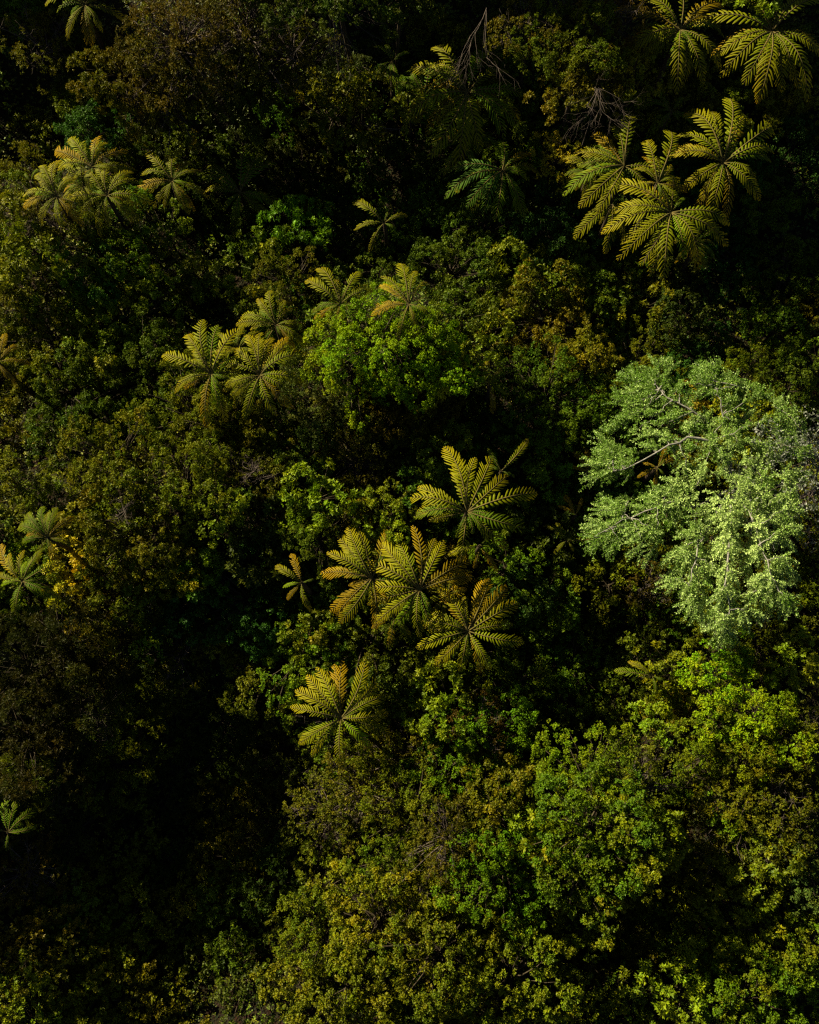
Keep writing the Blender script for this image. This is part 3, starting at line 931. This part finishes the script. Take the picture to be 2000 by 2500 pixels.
# ------------------------------------------------------------------ shrubs placed one by one
HAND = [
 # top band, tall
 (95, 100, 85, 3.6, 'twiggy', 'brownish'), (310, 190, 105, 5.0, 'broad', 'olive'), (455, 85, 130, 6.6, 'twiggy', 'rusty brown'), (600, 55, 135, 7.0, 'twiggy', 'rusty brown'),
 (420, 225, 110, 5.0, 'twiggy', 'brownish'), (700, 130, 105, 5.6, 'twiggy', 'brownish'), (690, -20, 105, 8.0, 'broad', 'dark green'), (850, -10, 105, 8.5, 'broad', 'dark green'), (960, 20, 80, 7.0, 'broad', 'dark green'), (560, 185, 120, 5.0, 'broad', 'dark green'), (800, 255, 110, 4.2, 'sparse', 'olive'),  # the two tallest dark green shrubs are added to shade the big dark fern
 (880, 235, 65, 3.8, 'sparse', 'lime green'), (1008, 270, 40, 4.4, 'rosette', 'lime green'), (1295, 90, 75, 6.0, 'twiggy', 'brownish'), (1395, 95, 110, 7.0, 'fine', 'olive'),
 (1400, 205, 90, 6.2, 'broad', 'olive'), (1470, 30, 80, 6.5, 'twiggy', 'rusty brown'), (1540, 195, 68, 5.8, 'broad', 'lime green'), (1360, 388, 58, 3.4, 'sparse', 'yellow'), (1810, 18, 50, 6.4, 'rosette', 'lime green'),
 (1325, 560, 75, 2.6, 'broad', 'blue green'), (230, 325, 75, 3.2, 'broad', 'blue green'), (40, 420, 60, 2.2, 'fine', 'olive'), (370, 60, 40, 5.0, 'sparse', 'lime green'),
 # left
 (900, 775, 70, 2.2, 'fine', 'olive'), (15, 480, 75, 2.4, 'broad', 'olive'), (10, 640, 80, 2.4, 'broad', 'lime green'), (25, 900, 80, 2.4, 'broad', 'olive'), (15, 1040, 80, 2.2, 'sparse', 'olive'), (735, 880, 60, 2.2, 'fine', 'olive'),
 (240, 545, 75, 3.4, 'fine', 'olive'), (125, 540, 70, 3.2, 'twiggy', 'brownish'), (300, 500, 60, 3.0, 'broad', 'green'), (190, 440, 70, 3.0, 'broad', 'green'),
 (75, 590, 100, 3.8, 'rosette', 'lime green'), (245, 625, 105, 3.4, 'broad', 'bright green'), (250, 690, 60, 3.2, 'broad', 'blue green'), (350, 685, 85, 3.2, 'twiggy', 'brownish'),
 (500, 675, 60, 3.2, 'rosette', 'lime green'), (410, 570, 70, 2.6, 'sparse', 'lime green'), (715, 560, 80, 3.6, 'rosette', 'bright green'), (650, 605, 55, 3.2, 'rosette', 'lime green'), (715, 680, 75, 3.2, 'fine', 'olive'),
 (605, 745, 45, 2.8, 'rosette', 'lime green'), (290, 780, 130, 3.2, 'broad', 'olive'), (130, 820, 110, 3.2, 'broad', 'olive'), (340, 905, 135, 3.2, 'fine', 'green'), (170, 960, 100, 3.0, 'broad', 'green'), (60, 745, 90, 3.0, 'broad', 'olive'),
 (250, 860, 60, 3.0, 'rosette', 'lime green'), (460, 1010, 115, 3.2, 'fine', 'olive'), (560, 1040, 100, 3.2, 'fine', 'olive'), (620, 1075, 80, 3.0, 'broad', 'olive'), (280, 1120, 95, 3.6, 'fine', 'lime green'), (330, 1190, 90, 3.6, 'broad', 'olive'), (455, 1190, 90, 3.2, 'fine', 'olive'),
 (530, 1240, 60, 3.0, 'broad', 'lime green'), (600, 1170, 75, 3.0, 'twiggy', 'brownish'), (330, 1300, 100, 3.2, 'broad', 'olive'), (250, 1250, 60, 3.0, 'rosette', 'lime green'),
 (165, 1390, 58, 2.8, 'rosette', 'yellow'), (310, 1400, 95, 3.0, 'broad', 'lime green'), (290, 1470, 70, 3.0, 'twiggy', 'brownish'), (480, 1390, 50, 2.6, 'rosette', 'bright green'), (430, 1385, 55, 2.6, 'broad', 'olive'), (30, 1180, 70, 3.0, 'broad', 'olive'), (330, 1545, 60, 2.6, 'sparse', 'lime green'),
 (235, 1530, 80, 3.6, 'needle', 'olive'), (440, 1600, 70, 2.6, 'twiggy', 'brownish'),
 # mound in the middle and around
 (930, 830, 110, 4.2, 'fine', 'vivid green'), (1030, 880, 105, 4.2, 'fine', 'vivid green'), (860, 880, 95, 3.8, 'fine', 'vivid green'), (1000, 955, 110, 3.0, 'fine', 'brownish'), (1060, 930, 60, 3.4, 'rosette', 'yellow'), (800, 960, 105, 3.0, 'fine', 'grey green'), (900, 1000, 100, 2.6, 'fine', 'brownish'),
 (810, 840, 60, 3.2, 'rosette', 'lime green'), (1030, 810, 40, 3.6, 'broad', 'bright green'), (1110, 655, 100, 2.6, 'broad', 'green'), (1190, 845, 65, 2.8, 'rosette', 'lime green'), (1120, 770, 65, 2.6, 'broad', 'green'), (1340, 770, 115, 2.8, 'broad', 'olive'), (1270, 680, 90, 2.8, 'rosette', 'bright green'),
 (1340, 960, 115, 3.4, 'fine', 'green'), (1425, 900, 75, 3.0, 'broad', 'olive'), (1070, 1095, 65, 2.8, 'rosette', 'bright green'), (1335, 1140, 55, 2.6, 'rosette', 'green'), (1030, 1160, 50, 2.6, 'rosette', 'green'),
 (765, 1215, 72, 3.2, 'rosette', 'lime green'), (755, 1110, 75, 2.6, 'broad', 'green'), (870, 1110, 110, 2.4, 'twiggy', 'brownish'), (790, 1310, 75, 2.8, 'fine', 'green'), (950, 1280, 55, 3.4, 'broad', 'lime green'), (960, 1225, 40, 2.6, 'sparse', 'lime green'),
 (1245, 1390, 65, 3.0, 'fine', 'bright green'), (1330, 1470, 85, 3.0, 'broad', 'green'), (1270, 1450, 60, 2.8, 'broad', 'blue green'), (1335, 1505, 45, 2.6, 'rosette', 'lime green'), (1490, 1430, 70, 3.0, 'fine', 'olive'), (1570, 1430, 50, 2.6, 'twiggy', 'rusty brown'),
 # below centre
 (890, 1815, 62, 3.0, 'fine', 'olive'),
 (600, 1460, 105, 2.6, 'broad', 'blue green'), (745, 1560, 115, 3.0, 'broad', 'bright green'), (900, 1570, 110, 3.0, 'broad', 'green'), (650, 1640, 105, 2.8, 'broad', 'olive'), (960, 1660, 90, 2.8, 'broad', 'green'), (760, 1540, 45, 3.2, 'rosette', 'lime green'), (530, 1580, 22, 2.4, 'rosette', 'yellow'),
 (1095, 1710, 85, 3.2, 'rosette', 'lime green'), (1225, 1700, 90, 3.0, 'fine', 'green'), (1180, 1830, 115, 3.2, 'fine', 'bright green'), (1160, 1780, 60, 3.2, 'twiggy', 'rusty brown'), (1300, 1920, 50, 2.8, 'rosette', 'lime green'), (1400, 1620, 65, 2.6, 'fine', 'green'), (1375, 1700, 50, 2.4, 'broad', 'green'),
 (1640, 1650, 65, 2.8, 'rosette', 'lime green'), (1590, 1560, 75, 2.4, 'sparse', 'green'), (1600, 1770, 40, 2.4, 'rosette', 'lime green'), (1000, 1840, 100, 2.8, 'twiggy', 'brownish'), (890, 1930, 110, 2.8, 'twiggy', 'brownish'), (800, 1990, 100, 2.8, 'twiggy', 'brownish'), (1010, 2000, 110, 3.0, 'fine', 'olive'),
 # right slope
 (1785, 1580, 42, 3.4, 'fine', 'bright green'), (1755, 1660, 65, 3.6, 'fine', 'vivid green'), (1795, 1725, 90, 3.8, 'fine', 'vivid green'), (1860, 1790, 90, 3.6, 'fine', 'vivid green'), (1745, 1830, 85, 3.4, 'fine', 'olive'), (1760, 1920, 90, 3.0, 'fine', 'bright green'), (1880, 1890, 110, 3.4, 'fine', 'olive'), (1960, 1830, 90, 3.2, 'twiggy', 'brownish'),
 (1930, 2010, 110, 3.2, 'twiggy', 'brownish'), (1970, 2080, 85, 3.0, 'fine', 'grey green'), (1800, 2040, 90, 2.8, 'twiggy', 'brownish'), (1950, 1620, 55, 2.6, 'rosette', 'lime green'), (1730, 2110, 80, 2.6, 'broad', 'olive'), (1860, 2130, 80, 2.8, 'rosette', 'lime green'),
 (1440, 1910, 100, 4.0, 'fine', 'lime green'), (1545, 1930, 95, 3.8, 'twiggy', 'brownish'), (1450, 2030, 110, 4.0, 'broad', 'green'), (1560, 2040, 85, 3.8, 'broad', 'olive'), (1430, 2140, 90, 3.6, 'broad', 'green'), (1530, 2140, 55, 3.4, 'broad', 'olive'), (1630, 2095, 25, 3.0, 'rosette', 'lime green'), (1425, 2250, 50, 3.0, 'broad', 'lime green'),
 (1230, 2140, 105, 3.2, 'fine', 'bright green'), (1100, 2060, 90, 3.2, 'twiggy', 'brownish'), (1230, 1980, 90, 3.2, 'broad', 'olive'), (1320, 2040, 55, 3.0, 'rosette', 'lime green'), (1880, 2290, 85, 3.2, 'fine', 'lime green'), (1790, 2230, 70, 3.0, 'broad', 'lime green'), (1980, 2330, 70, 3.0, 'broad', 'bright green'),
 (1260, 2390, 110, 3.2, 'broad', 'lime green'), (1080, 2330, 110, 3.0, 'broad', 'olive'), (930, 2250, 100, 3.0, 'broad', 'lime green'), (850, 2420, 95, 2.8, 'broad', 'olive'), (1680, 2440, 95, 3.0, 'rosette', 'lime green'), (1830, 2440, 95, 3.0, 'broad', 'bright green'), (1430, 2440, 85, 2.8, 'sparse', 'olive'),
 # lower left
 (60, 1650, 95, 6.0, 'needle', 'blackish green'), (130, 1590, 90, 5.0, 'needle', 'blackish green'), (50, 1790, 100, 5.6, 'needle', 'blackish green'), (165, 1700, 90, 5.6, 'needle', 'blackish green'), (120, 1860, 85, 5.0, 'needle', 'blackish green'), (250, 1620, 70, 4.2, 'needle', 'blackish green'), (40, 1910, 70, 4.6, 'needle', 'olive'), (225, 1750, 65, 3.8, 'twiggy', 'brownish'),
 (320, 1740, 80, 2.2, 'needle', 'olive'), (60, 2130, 70, 3.0, 'twiggy', 'rusty brown'), (150, 2230, 85, 2.4, 'sparse', 'green'), (60, 2300, 90, 2.8, 'sparse', 'olive'), (110, 2390, 95, 2.8, 'sparse', 'olive'), (30, 2440, 80, 2.6, 'sparse', 'olive'), (310, 2250, 70, 2.2, 'broad', 'olive'), (560, 2250, 95, 2.2, 'broad', 'green'), (350, 2440, 75, 2.4, 'sparse', 'olive'),
]
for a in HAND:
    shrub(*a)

# ------------------------------------------------------------------ the rest of the scrub, shrub by shrub
ZONES = [  # px, py, colours to draw from, styles
 (100, 250, ['dark green', 'olive'], ['broad', 'sparse']), (500, 350, ['dark green', 'dark green', 'green'], ['broad', 'fine']), (850, 420, ['dark green', 'green'], ['broad', 'fine']), (1150, 520, ['green', 'dark green', 'olive'], ['broad', 'fine']),
 (1800, 200, ['dark green', 'olive'], ['broad']), (1850, 550, ['dark green', 'blue green', 'green'], ['broad', 'fine']), (1600, 780, ['green', 'olive', 'dark green', 'blue green'], ['broad', 'fine']), (1250, 680, ['green', 'bright green', 'blue green'], ['broad', 'rosette']), (1250, 1000, ['green', 'olive'], ['broad', 'fine']),
 (150, 750, ['olive', 'lime green', 'lime green'], ['broad', 'fine']), (500, 800, ['olive', 'green', 'dark green'], ['broad', 'fine']), (350, 1150, ['olive', 'lime green', 'lime green'], ['broad', 'fine']), (80, 1050, ['dark green', 'olive'], ['broad', 'sparse']), (600, 1350, ['green', 'blue green', 'dark green'], ['broad', 'rosette']),
 (850, 1200, ['brownish', 'green', 'olive'], ['fine', 'broad']), (1150, 1100, ['green', 'dark green'], ['rosette', 'broad']), (950, 1600, ['green', 'bright green', 'olive'], ['broad']), (1450, 1600, ['green', 'dark green', 'olive'], ['broad', 'sparse']), (1900, 900, ['olive', 'lime green', 'green'], ['broad', 'fine']), (1900, 1650, ['dark green', 'olive', 'brownish'], ['fine', 'sparse']),
 (350, 1900, ['dark green', 'dark green', 'olive'], ['broad', 'needle', 'fine']), (600, 2050, ['dark green', 'green', 'olive'], ['fine', 'broad']), (250, 2350, ['dark green', 'olive'], ['sparse', 'broad']), (700, 2350, ['green', 'olive', 'dark green'], ['broad', 'sparse']), (900, 1850, ['brownish', 'olive'], ['twiggy', 'fine']),
 (1100, 2200, ['olive', 'lime green', 'green'], ['broad', 'fine']), (1600, 2350, ['olive', 'lime green', 'green'], ['broad', 'sparse']), (1900, 2250, ['olive', 'lime green', 'brownish'], ['broad', 'fine']), (1650, 1950, ['dark green', 'olive'], ['sparse', 'fine'])]
taken = [(s['px'], s['py'], s['R']) for s in SHRUBS]
_r = random.Random(99)
cells = [(x, y) for x in range(-40, 2060, 34) for y in range(-40, 2560, 34)]
_r.shuffle(cells)
for x, y in cells:
    x += _r.uniform(-14, 14)
    y += _r.uniform(-14, 14)
    Rn = _r.uniform(66, 112)
    if any((x - a) ** 2 + (y - b) ** 2 < (0.62 * (c + Rn)) ** 2 for a, b, c in taken):
        continue
    zs = sorted(ZONES, key=lambda z: (z[0] - x) ** 2 + (z[1] - y) ** 2)
    z = zs[0] if _r.random() < 0.75 else zs[1]
    taken.append((x, y, Rn))
    if not (-20 < x < 2020 and -20 < y < 2520):
        continue
    shrub(x, y, Rn, _r.uniform(1.0, 2.2), _r.choice(z[3]), _r.choice(z[2]))

# labels: what it looks like and where it stands next to something one can find
MARKS = [(f['px'], f['py'], f['short']) for f in FERNS if 0 <= f['px'] <= 2000 and 0 <= f['py'] <= 2500]
MARKS += [(1740, 1200, 'the pale tree'), (805, 60, 'the bare hanging branches'), (1360, 388, 'the yellow shrub'), (165, 1390, 'the yellow rosettes'), (1780, 1700, 'the bright green strip'),
          (1000, 2490, 'the bottom edge centre'), (1990, 2490, 'the bottom right corner'), (10, 2490, 'the bottom left corner'), (1450, 2040, 'the big bush low at right'), (100, 1700, 'the dark needle trees'),
          (400, 1950, 'the black hollow low at left'), (1990, 700, 'the right edge above the pale tree'), (10, 640, 'the left edge in the upper part'), (1990, 1650, 'the right edge below the pale tree'),
          (930, 840, 'the bright green mound'), (820, 350, 'the black gap at the top'), (620, 2480, 'the bottom edge left of centre'), (1500, 2490, 'the bottom edge right of centre'), (550, 60, 'the rusty top bush'), (1100, 2050, 'the brown patch below centre')]
DIRS = ['right of', 'upper right of', 'above', 'upper left of', 'left of', 'lower left of', 'below', 'lower right of']
seen = {}
for s in SHRUBS:
    m = min(MARKS, key=lambda q: (q[0] - s['px']) ** 2 + (q[1] - s['py']) ** 2)
    dx, dy = s['px'] - m[0], m[1] - s['py']
    s['d'] = math.hypot(dx, dy)
    size = 'big' if s['R'] > 100 else ('small' if s['R'] < 62 else '')
    if s['d'] < 30:
        rel = 'at'
    else:
        rel = DIRS[int(round(math.atan2(dy, dx) / (math.pi / 4))) % 8]
    noun = 'tree' if s['style'] == 'needle' else 'shrub'
    s['noun'] = noun
    base = ' '.join(w for w in (size, s['colour'], KIND[s['style']][1], noun, rel, m[2]) if w)
    seen.setdefault(base, []).append(s)
ORD = ['closest one', 'second closest', 'third closest', 'fourth closest', 'fifth closest', 'sixth closest', 'seventh closest', 'eighth closest']
for base, ss in seen.items():
    ss.sort(key=lambda s: s['d'])
    for i, s in enumerate(ss):
        tag(s['obj'], base if len(ss) == 1 else base + ', ' + ORD[min(i, 7)], s['noun'], 'shrubs covering the slope' if s['noun'] == 'shrub' else 'needle leaved trees at the left')


# ------------------------------------------------------------------ low growth between the shrubs and out beyond the frame
def undergrowth():
    g = np.random.default_rng(31)
    n = 70000
    xs = g.uniform(-27, 27, n)
    ys = g.uniform(-27, 35, n)
    hump = 0.35 + 0.3 * np.sin(xs * 1.7 + 0.6 * np.sin(ys * 1.1)) * np.sin(ys * 1.9 + 0.8 * np.sin(xs * 0.9)) + 0.2 * np.sin(xs * 4.1 + ys * 2.2) * np.sin(ys * 3.7)
    zs = ground_z_arr(xs, ys) + np.clip(hump, 0.05, 1) * g.uniform(0.55, 1.25, n)
    P = np.stack([xs, ys, zs], -1)
    N = norm(np.array([0, 0, 1.0]) + g.normal(0, 0.4, P.shape))
    V1, F1, t1 = sprigs(P, N, 5, 0.108, 0.033, (40, 95), 32)
    # bushes outside the frame
    Vs, Fs, ts, cs = [V1], [F1], [t1], []
    k = len(V1)
    pal = np.array([COLORS[c] for c in ('dark green', 'green', 'olive', 'dark green')])
    zc = np.array([at(z[0], z[1], 0.5)[:2] for z in ZONES])
    near = np.argmin((xs[:, None] + g.normal(0, 1.2, (n, 1)) - zc[:, 0]) ** 2 + (ys[:, None] + g.normal(0, 1.2, (n, 1)) - zc[:, 1]) ** 2, axis=1)
    zcol = [np.array([COLORS[c] for c in z[2]]) for z in ZONES]
    patch = ((np.sin(xs * 0.9 + 2 * np.sin(ys * 0.5)) + np.sin(ys * 0.8 + 1.5 * np.sin(xs * 0.6))) * 2 + g.normal(0, 0.5, n)).astype(int)
    cs.append(np.repeat(np.array([zcol[k_][p_ % len(zcol[k_])] for k_, p_ in zip(near, patch)]), 20, axis=0))
    fr = [at(-60, -60, 0), at(2060, -60, 0), at(2060, 2560, 0), at(-60, 2560, 0)]
    poly = [(p[0], p[1]) for p in fr]
    src = [PROTO['broad'][1][0], PROTO['broad'][3][0], PROTO['fine'][1][0]]
    raw = []
    for me in src:
        v = np.empty(len(me.vertices) * 3, np.float32)
        me.vertices.foreach_get('co', v)
        tt = np.empty(len(me.vertices), np.float32)
        me.attributes['tint'].data.foreach_get('value', tt)
        q = v.reshape(-1, 4, 3)
        keep = np.sort(g.permutation(len(q))[:int(len(q) * 0.14)])
        c0 = q[keep].mean(1, keepdims=True)
        raw.append(((c0 + (q[keep] - c0) * 2.3).reshape(-1, 3), tt.reshape(-1, 4)[keep].ravel()))
    rr = random.Random(3)
    spots = []
    for _ in range(4000):
        x, y = rr.uniform(-29, 29), rr.uniform(-31, 38)
        if inside_poly(x, y, poly) or any((x - a) ** 2 + (y - b) ** 2 < 9.5 for a, b in spots):
            continue
        spots.append((x, y))
    for x, y in spots:
        v, tt = raw[rr.randrange(3)]
        a = rr.uniform(0, 6.28)
        s = rr.uniform(0.9, 1.25)
        Rm = np.array([[math.cos(a), -math.sin(a), 0], [math.sin(a), math.cos(a), 0], [0, 0, 1]])
        w = v @ Rm.T * s + np.array([x, y, ground_z(x, y) + rr.uniform(0, 0.6)])
        nl = len(w) // 4
        i = np.arange(nl) * 4 + k
        Vs.append(w)
        Fs.append(np.stack([i, i + 1, i + 2, i, i + 2, i + 3], -1).reshape(-1, 3))
        ts.append(tt)
        cs.append(np.tile(pal[rr.randrange(4)], (len(w), 1)))
        k += len(w)
    o = link('undergrowth', mesh_tris('undergrowth', np.concatenate(Vs), np.concatenate(Fs), M_UNDER, {'tint': np.concatenate(ts), 'leafcol': np.concatenate(cs)}))
    o['kind'] = 'stuff'
    tag(o, 'low leafy undergrowth filling the ground between the shrubs', 'undergrowth')


undergrowth()
print('SHRUBS', len(SHRUBS), 'FERNS', len(FERNS), 'TRIS', sum(len(m.loop_triangles) or len(m.polygons) for m in bpy.data.meshes))
